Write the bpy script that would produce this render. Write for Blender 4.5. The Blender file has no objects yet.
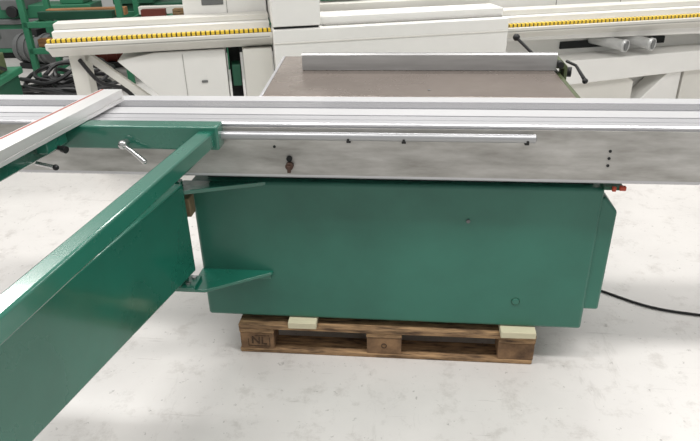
import bpy, bmesh, math, random
from mathutils import Vector, Matrix
random.seed(4)
C = bpy.context.scene.collection
try: bpy.context.scene.view_settings.view_transform = 'Standard'
except Exception: pass
PI = math.pi

# ------------------------------------------------------------------ materials
def lin(c):
    return tuple((v/255/12.92 if v/255 <= .04045 else ((v/255+.055)/1.055)**2.4) for v in c) + (1,)
def mat(name, rgb, rough=.5, metal=0., var=.08, scale=6., rgb2=None, bump=0., stretch=(1,1,1), coat=0., detail=6, p=(.3,.7), crough=.15, rvar=0.):
    m = bpy.data.materials.new(name); m.use_nodes = True
    nt = m.node_tree; b = nt.nodes['Principled BSDF']
    tc = nt.nodes.new('ShaderNodeTexCoord'); mp = nt.nodes.new('ShaderNodeMapping')
    mp.inputs['Scale'].default_value = stretch
    nz = nt.nodes.new('ShaderNodeTexNoise'); nz.inputs['Scale'].default_value = scale; nz.inputs['Detail'].default_value = detail
    nz.inputs['Roughness'].default_value = .6
    nt.links.new(tc.outputs['Object'], mp.inputs[0]); nt.links.new(mp.outputs[0], nz.inputs['Vector'])
    cr = nt.nodes.new('ShaderNodeValToRGB')
    c = lin(rgb)
    d = lin(rgb2) if rgb2 else tuple(v*(1-var*2) for v in c[:3]) + (1,)
    cr.color_ramp.elements[0].position = p[0]; cr.color_ramp.elements[1].position = p[1]
    cr.color_ramp.elements[0].color = d; cr.color_ramp.elements[1].color = c
    nt.links.new(nz.outputs['Fac'], cr.inputs[0]); nt.links.new(cr.outputs[0], b.inputs['Base Color'])
    b.inputs['Roughness'].default_value = rough; b.inputs['Metallic'].default_value = metal
    if rvar:
        mr = nt.nodes.new('ShaderNodeMapRange'); mr.inputs[1].default_value = .3; mr.inputs[2].default_value = .7
        mr.inputs[3].default_value = rough+rvar; mr.inputs[4].default_value = max(.05, rough-rvar)
        nt.links.new(nz.outputs['Fac'], mr.inputs[0]); nt.links.new(mr.outputs[0], b.inputs['Roughness'])
    if coat: b.inputs['Coat Weight'].default_value = coat; b.inputs['Coat Roughness'].default_value = crough
    if bump:
        bp = nt.nodes.new('ShaderNodeBump'); bp.inputs['Strength'].default_value = bump; bp.inputs['Distance'].default_value = .004
        nt.links.new(nz.outputs['Fac'], bp.inputs['Height']); nt.links.new(bp.outputs[0], b.inputs['Normal'])
    return m
GREEN = mat('green_paint', (47,113,96), .36, 0, .07, 1.5, rgb2=(37,95,80), bump=.02, coat=.15, detail=9, rvar=.08, p=(.36,.64))
GREENA = mat('green_arm_paint', (32,109,90), .26, 0, .04, 3, rgb2=(26,95,78), coat=.9, bump=.01, crough=.1, rvar=.06)
GREENB = mat('green_machine_paint', (44,116,84), .5, 0, .1, 5)
GREEND = mat('dark_green_paint', (32,86,64), .5, 0, .1, 5)
ALU = mat('satin_aluminium', (176,177,179), .38, .75, .03, 5, stretch=(.5,14,14))
ALUT = mat('table_aluminium', (212,212,215), .32, .55, .05, 4, rgb2=(192,192,196), stretch=(.5,26,26))
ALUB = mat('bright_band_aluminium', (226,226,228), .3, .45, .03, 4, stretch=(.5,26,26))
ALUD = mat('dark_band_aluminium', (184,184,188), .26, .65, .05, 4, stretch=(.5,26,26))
ALUF = mat('fence_aluminium', (222,221,220), .36, .5, .04, 4, stretch=(14,.5,14))
GALV = mat('brushed_side_aluminium', (196,195,192), .38, .55, .12, 5, stretch=(.9,3,4), rgb2=(150,148,143), detail=14, bump=.025, rvar=.08)
SCALE = mat('scale_strip', (168,94,80), .5, 0, .1, 30)
CAST = mat('cast_iron_table', (142,131,123), .26, .3, .08, 3.2, rgb2=(116,106,99), detail=10, rvar=.06)
FENCE = mat('grey_fence', (178,178,178), .36, .6, .06, 6, stretch=(.5,6,6), rgb2=(154,154,154), detail=10)
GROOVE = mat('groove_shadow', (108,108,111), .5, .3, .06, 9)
BLACK = mat('black_plastic', (22,22,24), .45, 0, .1, 20)
DARK = mat('dark_gap', (24,28,28), .7, 0, .1, 10)
STEEL = mat('steel', (196,196,196), .2, .9, .05, 20)
RED = mat('orange_red_plastic', (190,74,48), .5, 0, .1, 20)
RUST = mat('red_brown_paint', (120,54,42), .6, 0, .1, 12)
BROWN = mat('rusty_lock', (82,60,50), .5, .2, .2, 60)
OLIVE = mat('olive_casting', (88,98,66), .5, 0, .1, 20)
WOOD = mat('pallet_wood', (176,142,104), .85, 0, .1, 8, rgb2=(68,50,36), bump=.9, stretch=(1.4,9,9), detail=15, p=(.32,.66))
WOODB = mat('pallet_block_wood', (158,124,90), .85, 0, .1, 12, rgb2=(74,54,39), bump=.8, detail=15)
PALE = mat('pale_timber', (210,203,174), .8, 0, .06, 10, bump=.2, stretch=(1,6,6))
TIMBER = mat('stacked_timber', (172,126,84), .8, 0, .1, 8, rgb2=(120,84,54), stretch=(1,8,8))
WEDGE = mat('wedge_timber', (132,116,88), .9, 0, .1, 12, rgb2=(98,84,62))
WHITE = mat('white_machine_paint', (231,230,226), .45, 0, .03, 3)
WHITE2 = mat('cream_machine_paint', (218,216,209), .5, 0, .04, 3)
PIPE = mat('grey_pipe', (192,193,192), .35, .3, .06, 9)
GREY = mat('grey_panel', (110,112,112), .5, .2, .06, 9)
SEAM = mat('seam_shadow', (150,149,144), .6, 0, .06, 9)
INK = mat('dark_stamp_ink', (44,32,24), .9, 0, .2, 90, rgb2=(92,70,50), detail=8)
WALLM = mat('painted_wall', (196,198,196), .8, 0, .04, 1.5)

def floor_mat():
    m = bpy.data.materials.new('painted_concrete'); m.use_nodes = True
    nt = m.node_tree; b = nt.nodes['Principled BSDF']
    tc = nt.nodes.new('ShaderNodeTexCoord')
    def noise(s, d=8, r=.6, st=(1,1,1), rot=0):
        mp = nt.nodes.new('ShaderNodeMapping'); mp.inputs['Scale'].default_value = st; mp.inputs['Rotation'].default_value = (0,0,rot)
        n = nt.nodes.new('ShaderNodeTexNoise'); n.inputs['Scale'].default_value = s; n.inputs['Detail'].default_value = d
        n.inputs['Roughness'].default_value = r; nt.links.new(tc.outputs['Object'], mp.inputs[0]); nt.links.new(mp.outputs[0], n.inputs['Vector']); return n
    def ramp(src, p0, c0, p1, c1):
        r = nt.nodes.new('ShaderNodeValToRGB'); e = r.color_ramp.elements
        e[0].position = p0; e[0].color = c0; e[1].position = p1; e[1].color = c1
        nt.links.new(src, r.inputs[0]); return r
    a = ramp(noise(1.2, 7).outputs['Fac'], .35, lin((208,205,202)), .66, lin((220,217,214)))
    s = ramp(noise(8, 10, .75).outputs['Fac'], .36, lin((184,179,173)), .47, (1,1,1,1))
    f = ramp(noise(24, 6, .7).outputs['Fac'], .32, lin((96,91,84)), .37, (1,1,1,1))
    k = ramp(noise(1.6, 12, .75, (5,1,1), .9).outputs['Fac'], .34, lin((170,165,159)), .41, (1,1,1,1))
    k2 = ramp(noise(2.2, 12, .72, (1,12,1), .3).outputs['Fac'], .34, lin((164,159,154)), .39, (1,1,1,1))
    prev = a.outputs[0]
    for r, fac in ((s,.30), (f,.48), (k,.22), (k2,.26)):
        mx = nt.nodes.new('ShaderNodeMix'); mx.data_type = 'RGBA'; mx.blend_type = 'MULTIPLY'
        mx.inputs['Factor'].default_value = fac
        nt.links.new(prev, mx.inputs['A']); nt.links.new(r.outputs[0], mx.inputs['B']); prev = mx.outputs['Result']
    nt.links.new(prev, b.inputs['Base Color']); b.inputs['Roughness'].default_value = .28
    return m
def chain_mat():
    m = bpy.data.materials.new('yellow_feed_chain'); m.use_nodes = True
    nt = m.node_tree; b = nt.nodes['Principled BSDF']
    tc = nt.nodes.new('ShaderNodeTexCoord'); w = nt.nodes.new('ShaderNodeTexWave')
    w.inputs['Scale'].default_value = 10.; w.bands_direction = 'X'
    r = nt.nodes.new('ShaderNodeValToRGB'); r.color_ramp.interpolation = 'CONSTANT'
    r.color_ramp.elements[0].color = lin((70,60,34)); r.color_ramp.elements[1].color = lin((232,196,60)); r.color_ramp.elements[1].position = .22
    nt.links.new(tc.outputs['Object'], w.inputs['Vector']); nt.links.new(w.outputs['Fac'], r.inputs[0])
    nt.links.new(r.outputs[0], b.inputs['Base Color']); b.inputs['Roughness'].default_value = .5
    return m
FLOOR = floor_mat(); CHAIN = chain_mat()

# ------------------------------------------------------------------ mesh builder
class MB:
    def __init__(s): s.bm = bmesh.new()
    def box(s, x0, x1, y0, y1, z0, z1):
        vs = [s.bm.verts.new((x,y,z)) for x in (x0,x1) for y in (y0,y1) for z in (z0,z1)]
        for f in ((0,1,3,2),(4,6,7,5),(0,4,5,1),(2,3,7,6),(0,2,6,4),(1,5,7,3)): s.bm.faces.new([vs[i] for i in f])
        return s
    def bar(s, p, q, w, h):
        p, q = Vector(p), Vector(q); d = (q-p).normalized()
        up = Vector((0,0,1)) if abs(d.z) < .95 else Vector((1,0,0))
        a = d.cross(up).normalized()*w/2; b = a.cross(d).normalized()*h/2
        vs = [s.bm.verts.new(e+i*a+j*b) for e in (p,q) for i,j in ((-1,-1),(1,-1),(1,1),(-1,1))]
        s.bm.faces.new(vs[0:4][::-1]); s.bm.faces.new(vs[4:8])
        for i in range(4): s.bm.faces.new([vs[i], vs[(i+1)%4], vs[4+(i+1)%4], vs[4+i]])
        return s
    def prism(s, pts, axis, a, b):
        def P(u, v, w): return (w,u,v) if axis == 'x' else ((u,w,v) if axis == 'y' else (u,v,w))
        A = [s.bm.verts.new(P(u,v,a)) for u,v in pts]; B = [s.bm.verts.new(P(u,v,b)) for u,v in pts]
        n = len(pts); s.bm.faces.new(A); s.bm.faces.new(B[::-1])
        for i in range(n): s.bm.faces.new([A[i], B[i], B[(i+1)%n], A[(i+1)%n]])
        return s
    def loft(s, A, B):
        A = [s.bm.verts.new(p) for p in A]; B = [s.bm.verts.new(p) for p in B]; n = len(A)
        s.bm.faces.new(A); s.bm.faces.new(B[::-1])
        for i in range(n): s.bm.faces.new([A[i], B[i], B[(i+1)%n], A[(i+1)%n]])
        return s
    def tube(s, pts, r, n=12, cap=True):
        pts = [Vector(p) for p in pts]; rs = r if isinstance(r, (list,tuple)) else [r]*len(pts)
        rings = []; last = None
        for i, p in enumerate(pts):
            d = (pts[min(i+1,len(pts)-1)] - pts[max(i-1,0)])
            if d.length < 1e-9: d = last
            d = d.normalized(); last = d
            if i == 0:
                a = d.cross(Vector((0,0,1)) if abs(d.z) < .9 else Vector((1,0,0))).normalized()
            else:
                a = (a - d*a.dot(d)).normalized()
            b = d.cross(a)
            rings.append([s.bm.verts.new(p + rs[i]*(math.cos(2*PI*k/n)*a + math.sin(2*PI*k/n)*b)) for k in range(n)])
        for A, B in zip(rings, rings[1:]):
            for k in range(n): s.bm.faces.new([A[k], A[(k+1)%n], B[(k+1)%n], B[k]])
        if cap: s.bm.faces.new(rings[0][::-1]); s.bm.faces.new(rings[-1])
        return s
    def cyl(s, p, q, r, n=20): return s.tube([p,q], r, n)
    def ball(s, c, r, sc=(1,1,1)):
        o = bmesh.ops.create_uvsphere(s.bm, u_segments=18, v_segments=12, radius=r)
        for v in o['verts']: v.co = Vector((v.co.x*sc[0], v.co.y*sc[1], v.co.z*sc[2])) + Vector(c)
        return s
    def build(s, name, m, parent=None, off=(0,0,0), bevel=0., seg=2):
        bmesh.ops.recalc_face_normals(s.bm, faces=s.bm.faces[:])
        if any(off): bmesh.ops.translate(s.bm, verts=s.bm.verts[:], vec=-Vector(off))
        me = bpy.data.meshes.new(name); s.bm.to_mesh(me); s.bm.free()
        for p in me.polygons: p.use_smooth = True
        me.set_sharp_from_angle(angle=math.radians(35))
        me.materials.append(m)
        o = bpy.data.objects.new(name, me); C.objects.link(o)
        if parent: o.parent = parent
        if bevel:
            bv = o.modifiers.new('bevel', 'BEVEL'); bv.width = bevel; bv.segments = seg; bv.limit_method = 'ANGLE'; bv.angle_limit = .6
        return o
def tag(o, label, cat, group=None):
    o['label'] = label; o['category'] = cat
    if group: o['group'] = group
    return o
def thing(name, label, cat, loc=(0,0,0), rz=0, group=None):
    o = bpy.data.objects.new(name, None); C.objects.link(o); o.location = loc; o.rotation_euler = (0,0,rz)
    o.empty_display_size = .1
    return tag(o, label, cat, group)
def smooth(p, n=6):
    out = []
    p = [Vector(q) for q in p]
    for i in range(len(p)-1):
        a, b, c, d = p[max(i-1,0)], p[i], p[i+1], p[min(i+2,len(p)-1)]
        for k in range(n):
            s = k/n
            out.append(.5*((2*b)+(c-a)*s+(2*a-5*b+4*c-d)*s*s+(3*b-a-3*c+d)*s**3))
    out.append(p[-1]); return out

# ------------------------------------------------------------------ setting
f = MB(); f.box(-9, 9, -2.5, 11, -.08, 0); o = f.build('floor', FLOOR); o['kind'] = 'structure'
w = MB(); w.box(-9, 9, 11, 11.15, 0, 4.5); o = w.build('wall_back', WALLM); o['kind'] = 'structure'

# ------------------------------------------------------------------ pallet
PX0, PX1, PY0 = -.656, .544, 2.032
t = thing('wooden_pallet', 'worn brown wooden pallet on the floor under the green saw cabinet', 'pallet', (-.056, PY0+.4, 0), math.radians(-.9))
L = t.location.copy()
for y0, wd, j in ((0,.145,0),(.185,.1,.006),(.3275,.145,-.004),(.515,.1,.003),(.655,.145,-.005)):
    MB().box(PX0+j,PX1+j,PY0+y0,PY0+y0+wd,.122,.144).build('deck_board', WOOD, t, L, .004)
for x0 in (PX0, PX0+.5275, PX1-.145):
    MB().box(x0,x0+.145,PY0+.002,PY0+.8,.100,.122).build('cross_board', WOOD, t, L, .004)
for y0, wd, j in ((.003,.1,-.004),(.3275,.145,.004),(.7,.1,0)):
    MB().box(PX0+j,PX1+j,PY0+y0,PY0+y0+wd,0,.022).build('bottom_board', WOOD, t, L, .005)
blocks = []
for x0 in (PX0, PX0+.5275, PX1-.145):
    for y0, wd in ((0.004,.1),(.3275,.145),(.7,.1)):
        blocks.append(MB().box(x0+.002,x0+.143,PY0+y0,PY0+y0+wd-.004,.022,.100).build('block', WOODB, t, L, .003))
def text(s, size, loc, parent, m, off):
    cu = bpy.data.curves.new('stamp', 'FONT'); cu.body = s; cu.size = size; cu.extrude = .0006; cu.align_x = 'CENTER'; cu.align_y = 'CENTER'; cu.offset = .0008
    to = bpy.data.objects.new('tmp', cu); C.objects.link(to)
    dg = bpy.context.evaluated_depsgraph_get(); me = bpy.data.meshes.new_from_object(to.evaluated_get(dg))
    bpy.data.objects.remove(to)
    me.transform(Matrix.Translation(Vector(loc)-Vector(off)) @ Matrix.Rotation(PI/2, 4, 'X') @ Matrix.Rotation(math.radians(-3), 4, 'Z'))
    me.materials.clear(); me.materials.append(m)
    o = bpy.data.objects.new('stamp', me); C.objects.link(o); o.parent = parent; return o
text('NL', .052, (PX0+.080, PY0+.003, .061), blocks[0], INK, L)
fx0, fx1, fz0, fz1, fw = PX0+.034, PX0+.126, .034, .089, .0025
MB().box(fx0,fx1,PY0+.002,PY0+.0036,fz0,fz0+fw).box(fx0,fx0+fw,PY0+.002,PY0+.0036,fz0+fw,fz1-.02).box(fx1-fw,fx1,PY0+.002,PY0+.0036,fz0+fw,fz1-.01).box(fx0+.03,fx1,PY0+.002,PY0+.0036,fz1-fw,fz1).build('stamp_box', INK, blocks[0], L)
MB().tube([(PX0+.6+.010*math.cos(a*PI/12), PY0+.003, .062+.010*math.sin(a*PI/12)) for a in range(25)], .002, 6).build('stamp_ring', INK, blocks[3], L)

def pad(x0, x1, f, lab):
    o = MB().box(x0,x1,PY0-f,PY0+.6,.1445,.1735).build('timber_pad', PALE, None, (0,0,0), .003)
    tag(o, lab, 'wood block', 'timber pads between pallet and saw')
pad(-.450,-.335,.012,'pale timber pad between pallet and saw cabinet, near the stamped pallet block')
pad(.395,.530,.03,'pale timber pad between pallet and saw cabinet, at the power cable end')

# ------------------------------------------------------------------ panel saw
saw = thing('panel_saw', 'large green panel saw with long aluminium sliding table standing on a pallet', 'table saw', (-.03, 2.45, .174), math.radians(-1.1))
L = saw.location.copy()
def part(mb, name, m, parent=None, bevel=0., seg=2): return mb.build(name, m, parent or saw, L, bevel, seg)
cab = part(MB().box(-.778,.712,2.05,2.85,.174,.772), 'cabinet', GREEN, bevel=.012, seg=3)
part(MB().cyl((.25,2.052,.634),(.25,2.044,.634),.007), 'bolt', GREY, cab)
part(MB().cyl((.451,2.052,.293),(.451,2.0455,.293),.014), 'plug', GREEN, cab, .002)
part(MB().tube([(.451+.0155*math.cos(a*PI/12),2.0495,.293+.0155*math.sin(a*PI/12)) for a in range(25)], .0013, 6), 'plug_ring', GREEND, cab)
part(MB().prism([(.69,.262),(.766,.262),(.770,.680),(.725,.735),(.69,.735)], 'y', 2.058, 2.7), 'side_cover', GREEN, bevel=.010, seg=3)
part(MB().box(-.72,.68,2.09,2.31,.772,.819), 'slide_support', DARK)  # near-black colour carries the shade under the sliding table
# sliding table profile (y,z) extruded along x
XA, XB = -1.95, 1.75
prof = [(1.990,.818),(1.984,.824),(1.984,1.006),(1.980,1.010),(1.980,1.016),(1.984,1.02),
        (2.020,1.02),(2.020,1.014),(2.0235,1.014),(2.0235,1.02),
        (2.067,1.02),(2.067,1.004),(2.075,1.004),(2.075,1.02),(2.152,1.02),(2.152,1.0),(2.166,1.0),(2.166,1.02),
        (2.236,1.02),(2.236,1.006),(2.241,1.006),(2.241,1.02),(2.31,1.02),(2.316,1.012),(2.316,.818)]
st = part(MB().prism(prof, 'x', XA, XB), 'sliding_table', ALUT)
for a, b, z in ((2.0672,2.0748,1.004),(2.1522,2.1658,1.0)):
    part(MB().box(XA+.01,XB-.01,a,b,z-.001,z+.009), 'groove_shade', GROOVE, st)  # grey strips standing in for the shade inside the slots
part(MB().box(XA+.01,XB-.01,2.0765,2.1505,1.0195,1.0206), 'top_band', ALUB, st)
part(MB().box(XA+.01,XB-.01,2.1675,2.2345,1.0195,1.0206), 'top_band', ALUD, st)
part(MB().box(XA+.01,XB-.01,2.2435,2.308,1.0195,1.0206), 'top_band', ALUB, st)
part(MB().box(XA+.02,XB-.02,1.981,1.986,.832,1.0035), 'side_face', GALV, st, .001)
rod = part(MB().cyl((-.62,1.950,.985),(.436,1.950,.985),.0140,28), 'guide_rod', ALU, st, .002)
part(MB().cyl((.4355,1.950,.985),(.4375,1.950,.985),.010,16), 'rod_end', GREY, rod)
for x in (-.17,.013,.41):
    part(MB().box(x-.007,x+.007,1.948,1.981,.963,.974).cyl((x,1.9388,.978),(x,1.9350,.977),.0045,10), 'rod_mount', BLACK, st)
for x, z in ((.683,.935),(.683,.91),(.683,.885),(-.43,.935)):
    part(MB().cyl((x,1.9815,z),(x,1.979,z),.005,12), 'screw', DARK, st)
lk = part(MB().cyl((-.38,1.982,.868),(-.38,1.962,.868),.014,14).box(-.386,-.374,1.955,1.966,.848,.872), 'lock', BROWN, st, .001)
part(MB().cyl((-.38,1.982,.893),(-.38,1.972,.893),.010,12), 'screw', DARK, st)
# hinge brackets
hb = part(MB().prism([(-.80,2.052),(-.49,2.052),(-.765,1.955),(-.82,1.945),(-.835,1.985)], 'z', .757, .773), 'hinge_bracket', GREENA, bevel=.002)
part(MB().cyl((-.795,1.985,.74),(-.795,1.985,.80),.016,16), 'hinge_pin', GREENA, hb)
hb = part(MB().prism([(-.778,2.052),(-.49,2.052),(-.495,2.035),(-.72,1.895),(-.86,1.895),(-.86,1.975),(-.778,1.985)], 'z', .382, .394), 'hinge_bracket', GREENA, bevel=.0015)
part(MB().box(-.775,-.50,2.036,2.05,.362,.382), 'weld_flange', GREENA, hb, .002)
fl = part(MB().box(-.865,-.755,1.885,1.975,.394,.408), 'hinge_flange', GREENA, hb, .002)
part(MB().cyl((-.815,1.945,.408),(-.815,1.945,.46),.018,18), 'hinge_pin', GREENA, hb)
for x, y in ((-.845,1.905),(-.785,1.91),(-.775,1.95)):
    part(MB().cyl((x,y,.408),(x,y,.417),.009,6), 'flange_bolt', STEEL, hb)
# swing arm (box girder running towards the viewer)
arm = part(MB().loft([(-.765,1.955,.442),(-.765,1.955,.80),(-.835,1.965,.80),(-.835,1.965,.442)],
                     [(-.950,.32,.545),(-.950,.32,.82),(-1.02,.33,.82),(-1.02,.33,.545)]), 'swing_arm', GREENA, bevel=.007, seg=3)
# crosscut table frame
fr = part(MB().box(-1.20,-.60,1.905,1.972,.945,1.028), 'crosscut_frame_bar', GREENA, bevel=.007, seg=3)
part(MB().bar((-.638,1.94,.985),(-.775,.32,.970),.055,.055), 'frame_tube', GREENA, fr, .007, 3)
part(MB().bar((-1.165,1.94,.985),(-1.325,.32,.985),.06,.06), 'frame_tube', GREENA, fr, .007, 3)
part(MB().bar((-1.34,.31,.985),(-.75,.31,.970),.06,.06), 'frame_tube', GREENA, fr, .006)
part(MB().cyl((-.92,1.908,.972),(-.92,1.880,.972),.012,16).ball((-.92,1.878,.972),.0165), 'lever_hub', STEEL, fr)
part(MB().tube([(-.93,1.880,.978),(-.885,1.868,.950),(-.845,1.855,.922)], [.0065,.0075,.0095], 14).ball((-.845,1.855,.922),.0097), 'clamp_lever', STEEL, fr)
part(MB().box(-1.14,-1.10,1.74,1.86,.985,1.03), 'clamp_block', GREENA, fr, .004)
part(MB().cyl((-1.12,1.80,.99),(-1.085,1.795,.985),.008,12).cyl((-1.085,1.795,.985),(-1.070,1.79,.983),.012,12), 'knob', BLACK, fr)
part(MB().cyl((-1.15,1.74,.955),(-1.09,1.735,.945),.007,12), 'bolt_shaft', STEEL, fr)
part(MB().ball((-1.085,1.735,.944),.010), 'knob', BLACK, fr)
# crosscut fence: flat wide extrusion, scale strip along its far edge
cs = [(-1.130,1.030),(-1.048,1.030),(-1.048,1.0425),(-1.051,1.0425),(-1.051,1.0475),(-1.048,1.0475),(-1.048,1.074),(-1.130,1.074)]
cf = part(MB().loft([(x,2.20,z) for x,z in cs], [(x-.16,.32,z) for x,z in cs]), 'crosscut_fence', ALUF)
part(MB().loft([(-1.124,2.195,1.0735),(-1.117,2.195,1.0735),(-1.117,2.195,1.0752),(-1.124,2.195,1.0752)],
               [(-1.284,.33,1.0735),(-1.277,.33,1.0735),(-1.277,.33,1.0752),(-1.284,.33,1.0752)]), 'scale_strip', SCALE, cf)
# saw table (its left edge flares a little towards the back)
tb = part(MB().prism([(-.545,2.325),(.640,2.325),(.640,3.05),(-.595,3.05)], 'z', .965, 1.018), 'saw_table', CAST, bevel=.004)
part(MB().prism([(-.557,2.325),(-.545,2.325),(-.595,3.05),(-.607,3.05)], 'z', .975, 1.018), 'edge_strip', ALUT, tb, .002)
part(MB().box(-.35,.45,2.5,2.95,.77,.966), 'table_pedestal', GREEN)
part(MB().cyl((.664,2.33,.985),(.664,3.15,.985),.016,16), 'fence_rail', OLIVE, tb)
part(MB().cyl((.1,2.42,1.0185),(.1,2.42,1.0195),.006,12), 'screw', GREY, tb)
rf = part(MB().prism([(2.745,1.020),(2.745,1.086),(2.750,1.093),(2.767,1.093),(2.767,1.020)], 'x', -.458, .645), 'rip_fence', FENCE)
car = part(MB().prism([(.61,1.025),(.61,1.06),(.67,1.06),(.70,1.03),(.70,.955),(.684,.955),(.684,1.02)], 'y', 2.772, 2.87), 'fence_carriage', OLIVE, rf, .004)
part(MB().cyl((.66,2.772,1.045),(.66,2.73,1.045),.014,12), 'lock_screw', BLACK, rf)
part(MB().tube([(.695,2.79,1.05),(.722,2.73,1.045),(.745,2.66,1.005)], [.006,.006,.008], 10).ball((.748,2.652,.998),.012), 'clamp_lever', BLACK, rf)
part(MB().cyl((.57,2.85,1.06),(.50,2.92,1.12),.007,10).ball((.493,2.927,1.127),.016), 'knob', BLACK, rf)
part(MB().cyl((.70,2.81,1.0),(.725,2.805,1.0),.022,16), 'hand_wheel', BLACK, rf, .003)
# limit switch at the end of the slide
ls = part(MB().box(.70,.765,2.03,2.09,.776,.788), 'stop_bracket', GREEND)
part(MB().box(.725,.738,2.018,2.03,.774,.792).box(.750,.772,2.022,2.038,.776,.792), 'stop_clip', RED, ls, .003)
# timber wedge by upper hinge
o = MB().box(-.815,-.772,1.995,2.05,.655,.73).build('timber_wedge', WEDGE, None, (0,0,0), .003)
tag(o, 'small brown timber wedge at the end of the swing arm under the upper hinge', 'wood wedge')

# ------------------------------------------------------------------ power cable
pts = [(.725,2.76,.30),(.77,2.73,.10),(.85,2.67,.006),(.97,2.57,.006),(1.14,2.455,.006),(1.337,2.402,.006),(1.6,2.37,.006),(2.0,2.36,.006),(2.6,2.45,.006)]
o = MB().tube(smooth(pts), .0058, 10).build('power_cable', BLACK)
tag(o, 'black power cable trailing across the floor from behind the saw', 'cable')

# ------------------------------------------------------------------ white edge banding machine in the background
eb = thing('edge_banding_machine', 'long white edge banding machine with yellow feed chain behind the saw', 'machine', (-.23,4.46,0), math.radians(15))
def ep(mb, name, m, parent=None, bevel=0.): return mb.build(name, m, parent or eb, (0,0,0), bevel)
for a, b, dz in ((-2.14,-.69,.06),(.955,3.5,0)):
    bm_ = ep(MB().prism([(.0,.815+dz),(-.05,.835+dz),(-.05,.872+dz),(.35,.872+dz),(.35,.77+dz),(.06,.77+dz)], 'x', a, b), 'feed_beam', WHITE2, bevel=.005)
    ep(MB().box(a+.01,b-.01,-.030,.012,.873+dz,.895+dz), 'feed_chain', CHAIN, bm_, .003)
    ep(MB().box(a+.02,b-.01,.09,.30,.873+dz,.925+dz), 'beam_cover', WHITE, bm_, .005)
    ep(MB().box(a+.02,b-.01,.16,.30,.925+dz,.965+dz), 'upper_rail', WHITE2, bm_, .005)
    ep(MB().box(a+.02,b-.02,-.054,-.049,.846+dz,.850+dz), 'beam_groove', SEAM, bm_)
mc = ep(MB().box(-.69,.955,-.13,.14,.12,.955), 'main_cabinet', WHITE, bevel=.004)
ep(MB().box(-.36,.955,-.02,.22,.955,1.012), 'cabinet_step', WHITE, mc, .004)
ep(MB().box(-.345,.94,-.05,-.018,.955,.966), 'step_rail', SEAM, mc, .003)
ep(MB().box(-.69,.955,-.137,-.128,.865,.874), 'panel_lip', WHITE2, mc, .002)
up = ep(MB().box(-.69,-.37,-.10,.55,.972,1.6), 'upper_cabinet', WHITE, bevel=.004)
ep(MB().box(-.68,-.38,-.08,.13,.953,.974), 'gap', DARK, up)
ep(MB().box(-.36,.97,.28,.36,.5,1.055), 'rear_beam', WHITE2, mc, .006)
ep(MB().box(-.36,.97,.40,.75,.5,1.4), 'rear_housing', WHITE, mc, .006)
ep(MB().box(-.30,.0,.372,.402,1.065,1.09), 'vent', GREENB, mc, .003)
hd = ep(MB().box(-1.28,-.70,.32,.85,.9,1.6), 'hood', WHITE, bevel=.006)
ep(MB().box(-1.15,-1.0,.312,.322,1.08,1.2), 'control_panel', GREY, hd, .004)
ep(MB().box(-.98,-.976,.316,.322,.95,1.58), 'panel_seam', SEAM, hd)
h2 = ep(MB().box(1.0,3.5,.36,.9,.92,1.35), 'hood', WHITE, bevel=.006)
for x in (1.55, 2.1, 2.65): ep(MB().box(x,x+.006,.357,.361,.95,1.33), 'panel_seam', SEAM, h2)
pd = ep(MB().prism([(-1.74,.78),(-1.50,.82),(-1.02,.82),(-1.02,0),(-1.36,0),(-1.40,.42)], 'y', .06, .5), 'pedestal', WHITE, bevel=.006)
ep(MB().box(-1.31,-1.307,.056,.061,.05,.80), 'panel_seam', SEAM, pd)
ep(MB().box(-1.20,-1.16,.050,.062,.60,.615), 'latch', GREY, pd, .002)
ep(MB().box(-.90,-.70,.02,.5,0,.82), 'pedestal', WHITE2, bevel=.006)
ep(MB().box(-2.05,-1.95,.1,.3,0,.84), 'leg', WHITE2, bevel=.006)
ep(MB().bar((-1.93,.16,.80),(-1.55,.16,.45),.05,.05), 'brace', WHITE2, bevel=.004)
ep(MB().box(-1.0,-.92,.25,.4,0,.82), 'leg', DARK, bevel=.006)
ep(MB().tube(smooth([(-1.98,.08,.80),(-1.86,.0,.66),(-1.70,-.02,.60),(-1.58,.02,.40)]), .014, 8), 'hose', BLACK)
ep(MB().box(-.985,-.925,.10,.25,.55,.70), 'switch_box', GREEND, bevel=.006)
# right-hand underside: long stepped covers, slanted supports, two round pipe ends
bp_ = ep(MB().box(.97,3.45,.22,.40,0,.79), 'base_panel', WHITE, bevel=.006)
ep(MB().prism([(.97,.82),(3.45,.82),(3.45,.70),(2.6,.735),(.97,.765)], 'y', .04, .14), 'tapered_panel', WHITE, bevel=.005)
ep(MB().box(1.55,2.45,.205,.223,.645,.70), 'pipe_shade', DARK, bp_, .003)  # flat dark slab in place of the shadow behind the pipes
ep(MB().prism([(1.14,.46),(1.40,.60),(3.45,.63),(3.45,.50),(1.14,.40)], 'y', -.02, .22), 'long_cover', WHITE, bevel=.006)
ep(MB().prism([(1.14,0),(1.14,.395),(2.05,.44),(2.12,.40),(2.12,0)], 'y', .03, .22), 'lower_housing', WHITE2, bevel=.006)
ep(MB().prism([(2.14,.0),(2.14,.20),(2.40,.45),(2.52,.45),(2.52,.0)], 'y', .02, .2), 'slanted_support', WHITE, bevel=.006)
ep(MB().prism([(2.55,.0),(2.55,.46),(2.85,.46),(3.2,.20),(3.2,0)], 'y', .03, .2), 'slanted_support', WHITE2, bevel=.006)
for x in (1.90, 2.12):
    pp = ep(MB().tube([(x-.10,.20,.718),(x+.02,-.05,.700),(x+.022,-.053,.700),(x+.034,-.075,.699)], [.040,.040,.046,.046], 24), 'dust_pipe', PIPE)
    ep(MB().cyl((x+.0335,-.0745,.699),(x+.036,-.078,.6987),.036,24), 'pipe_opening', GREY, pp)

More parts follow.
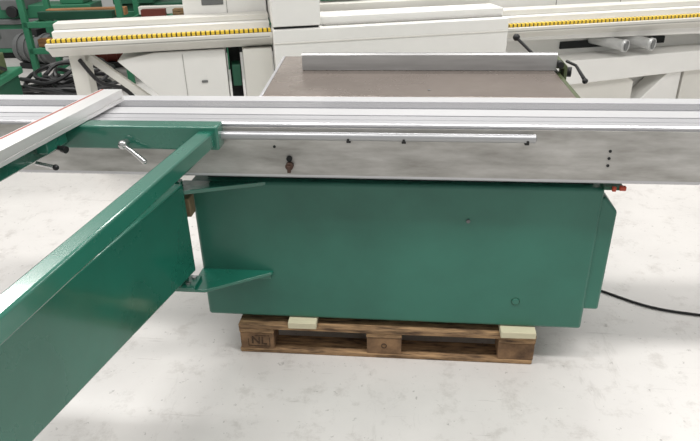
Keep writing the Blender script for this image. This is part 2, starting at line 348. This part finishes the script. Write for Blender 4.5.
# ------------------------------------------------------------------ other machines far back
def gp(mb, name, m, parent, bevel=.01): return mb.build(name, m, parent, (0,0,0), bevel)
def lathe(label, loc, rz, m):
    gl = thing('lathe', label, 'lathe', loc, rz)
    gp(MB().box(-1.0,1.0,-.2,.2,.50,.66), 'bed', m, gl)
    gp(MB().box(-.99,.99,-.24,.24,.08,.44), 'base_cabinet', m, gl); gp(MB().box(-.95,.95,-.18,.18,0,.08), 'plinth', DARK, gl)
    gp(MB().box(-1.05,1.05,-.28,.28,.44,.50), 'chip_tray', GREY, gl)
    gp(MB().box(-.4,.1,-.247,-.238,.14,.38), 'hatch', GREY, gl)
    gp(MB().box(-1.0,-.5,-.25,.25,.66,1.05), 'headstock', m, gl); gp(MB().box(.6,.9,-.15,.15,.66,.95), 'tailstock', m, gl)
    gp(MB().box(-.1,.2,-.3,.25,.62,.74), 'carriage', GREY, gl)
    gp(MB().cyl((-.3,-.0,.85),(-.5,0,.85),.11,20), 'chuck', STEEL, gl, .005)
    gp(MB().cyl((.05,-.30,.60),(.05,-.35,.60),.07,20), 'hand_wheel', BLACK, gl, .005)
lathe('green lathe behind the green rack, farther left', (-5.0,8.1,0), math.radians(4), GREENB)
lathe('dark green lathe behind the rack, nearer the white machine', (-2.7,8.3,0), math.radians(10), GREEND)

def motor(label, x, y, m, rz, s=1.):
    mo = thing('electric_motor', label, 'motor', (x,y,0), math.radians(rz), 'loose motors on the floor')
    gp(MB().cyl((-.24*s,0,.2*s),(.2*s,0,.2*s),.16*s,20), 'housing', m, mo, .01)
    for k in range(4): gp(MB().cyl((-.18*s+.1*s*k,0,.2*s),(-.16*s+.1*s*k,0,.2*s),.175*s,20), 'fin', m, mo, 0)
    gp(MB().box(-.2*s,.16*s,-.14*s,.14*s,0,.06*s), 'foot', DARK, mo, .004)
    gp(MB().cyl((.2*s,0,.2*s),(.34*s,0,.2*s),.03*s,12), 'shaft', STEEL, mo, 0)
    gp(MB().box(-.1*s,.08*s,-.07*s,.07*s,.34*s,.42*s), 'terminal_box', BLACK, mo, .004)
motor('dull red motor on the floor behind the rack', -3.55,7.45,RUST,20,1.1)
motor('grey motor on the floor left of the red one', -4.45,7.4,GREY,-15,1.1)
motor('dark green motor on the floor right of the red one', -2.75,7.55,GREEND,40,1.)

rk = thing('green_rack', 'green steel rack holding timber at the far left back', 'rack', (-2.9,6.85,0), math.radians(6))
for x in (-1.1,-.1,.9):
    for y in (-.3,.3): gp(MB().box(x-.03,x+.03,y-.03,y+.03,0,1.3), 'post', GREENB, rk, .004)
for z in (.35,.62,.95):
    for y in (-.31,.31): gp(MB().box(-1.12,.92,y-.02,y+.02,z,z+.06), 'rail', GREENB, rk, .004)
# cross bearers between the posts, on which the planks lie
for z in (.35,.62):
    for x in (-1.02,-.80,-.35,-.02,.18,.36,.52,.70): gp(MB().box(x-.015,x+.015,-.29,.29,z+.02,z+.06), 'bearer', GREENB, rk, .003)
gp(MB().bar((-1.1,-.335,.02),(-.1,-.335,.62),.03,.03), 'brace', GREENB, rk, .003); gp(MB().bar((.9,-.335,.02),(-.1,-.335,.62),.03,.03), 'brace', GREENB, rk, .003)
def on_rack(x, y): return Matrix.Rotation(math.radians(6),3,'Z') @ Vector((x,y,0)) + Vector((-2.9,6.85,0))
planks = ((-.62,-.18,.411,.85,TIMBER,3,'brown timber plank at the front of the lower rail of the green rack'),
 (-.55,.05,.411,.85,WOOD,-2,'dark timber plank behind the brown one on the lower left rail'),
 (.40,-.16,.411,.7,GREEND,5,'dark green painted plank on the lower rail by the white machine'),
 (.42,.06,.411,.7,TIMBER,-2,'brown timber plank behind the dark green one on the lower rail'),
 (-.6,-.17,.681,.8,GREEND,-3,'dark green painted plank on the middle rail of the green rack'),
 (-.57,.06,.681,.85,TIMBER,2,'brown timber plank behind the dark green one on the middle rail'),
 (.22,-.18,.681,.25,RUST,5,'short dull red plank on the middle rail of the green rack'),
 (.62,-.18,.681,.38,WOOD,-3,'short dark timber plank right of the red one on the middle rail'),
 (.40,.08,.681,.8,WHITE2,2,'cream painted plank behind the red one on the middle rail'))
for x,y,z,l,m,r,lab in planks:
    a = on_rack(x, y)
    o = MB().box(-l/2,l/2,-.05,.05,0,.08).build('plank', m, None, (0,0,0), .004)
    o.location = (a.x,a.y,z); o.rotation_euler = (0,0,math.radians(6+r))
    tag(o, lab, 'plank', 'planks on the green rack')

pr = thing('green_planer', 'low green machine with grey bed at the left edge in front of the lathes', 'machine', (-4.85,6.1,0), math.radians(12))
gp(MB().box(-.5,.5,-.3,.3,0,.50), 'base', GREENB, pr); gp(MB().box(-.7,.62,-.26,.26,.50,.58), 'bed', GREY, pr, .006)
gp(MB().box(-.2,.15,-.32,.32,.58,.86), 'cutter_head', GREEND, pr, .03); gp(MB().box(.28,.44,-.312,-.298,.2,.36), 'switch_plate', BLACK, pr, .004)
gp(MB().cyl((.35,-.30,.12),(.35,-.36,.12),.08,20), 'hand_wheel', STEEL, pr, .004)
gp(MB().tube(smooth([(.1,-.3,.70),(.25,-.38,.62),(.42,-.40,.35),(.56,-.34,.06)]), .022, 8), 'hose', BLACK, pr, 0)
gp(MB().box(.3,.5,-.15,.15,.58,.70), 'wooden_infeed', TIMBER, pr, .005)

gm = thing('green_machine', 'dark green floor machine with sloped column and hoses nearest the left edge', 'machine', (-3.72,5.0,0), math.radians(10))
gp(MB().box(-.5,.30,-.3,.3,0,.40), 'base', GREEND, gm); gp(MB().box(-.55,.34,-.32,.32,.40,.46), 'table', GREENB, gm)
gp(MB().bar((.30,-.2,.42),(.0,.15,1.1),.07,.07), 'column', GREENB, gm, .006)
gp(MB().box(-.45,-.05,-.15,.2,.46,.75), 'motor', DARK, gm, .04)
gp(MB().cyl((-.02,-.1,.55),(.14,-.1,.55),.10,20), 'pulley', GREENB, gm, .01)
gp(MB().cyl((.1,-.33,.28),(.1,-.40,.28),.07,20), 'hand_wheel', BLACK, gm)
gp(MB().tube(smooth([(.0,-.2,.46),(.12,-.3,.52),(.25,-.34,.42),(.36,-.3,.25),(.38,-.1,.05)]), .018, 8), 'hose', BLACK, gm, 0)
gp(MB().tube(smooth([(-.1,-.1,.70),(.1,-.25,.78),(.25,-.2,.62),(.33,.0,.50)]), .016, 8), 'hose', BLACK, gm, 0)
gp(MB().box(.12,.28,.0,.16,.46,.62), 'gear_case', OLIVE, gm, .01)

pts = []
for k in range(150):
    a = k*.42; r = .22+.13*math.sin(k*.37)+.05*random.random()
    pts.append((r*1.4*math.cos(a), r*math.sin(a), .03+.34*(k/150)*(1-.5*abs(math.sin(k*.23)))+.05*random.random()))
o = MB().tube(smooth(pts,3), .020, 7).build('cable_coil', BLACK); o.location = (-3.34,5.93,0)
tag(o, 'heap of coiled black hose lying on the floor below the white beam end', 'hose')

# ------------------------------------------------------------------ light
W = bpy.data.worlds.new('world'); bpy.context.scene.world = W; W.use_nodes = True
W.node_tree.nodes['Background'].inputs[0].default_value = (1,.988,.968,1); W.node_tree.nodes['Background'].inputs[1].default_value = .53
for x, y, e in ((-1.8,1.0,94),(1.8,1.0,94),(-4.3,5.2,135),(.4,5.3,94),(4.2,5.3,90)):
    l = bpy.data.lights.new('ceiling_tube', 'AREA'); l.shape = 'RECTANGLE'; l.size = 2.6; l.size_y = .40; l.energy = e; l.color = (1,.98,.952)
    lo = bpy.data.objects.new('ceiling_tube', l); lo.location = (x,y,4.2); C.objects.link(lo)

# ------------------------------------------------------------------ camera
th, yw, ro = math.radians(26.6), math.radians(5.3), math.radians(1.4)
F = Vector((-math.sin(yw)*math.cos(th), math.cos(yw)*math.cos(th), -math.sin(th)))
R0 = Vector((math.cos(yw), math.sin(yw), 0)); U0 = R0.cross(F)
R = math.cos(ro)*R0 - math.sin(ro)*U0; U = math.sin(ro)*R0 + math.cos(ro)*U0
cd = bpy.data.cameras.new('camera'); cd.sensor_width = 36; cd.lens = 620/700*36; cd.clip_start = .02
co = bpy.data.objects.new('camera', cd); C.objects.link(co)
M = Matrix((R, U, -F)).transposed().to_4x4(); M.translation = Vector((0,0,1.656)); co.matrix_world = M
bpy.context.scene.camera = co
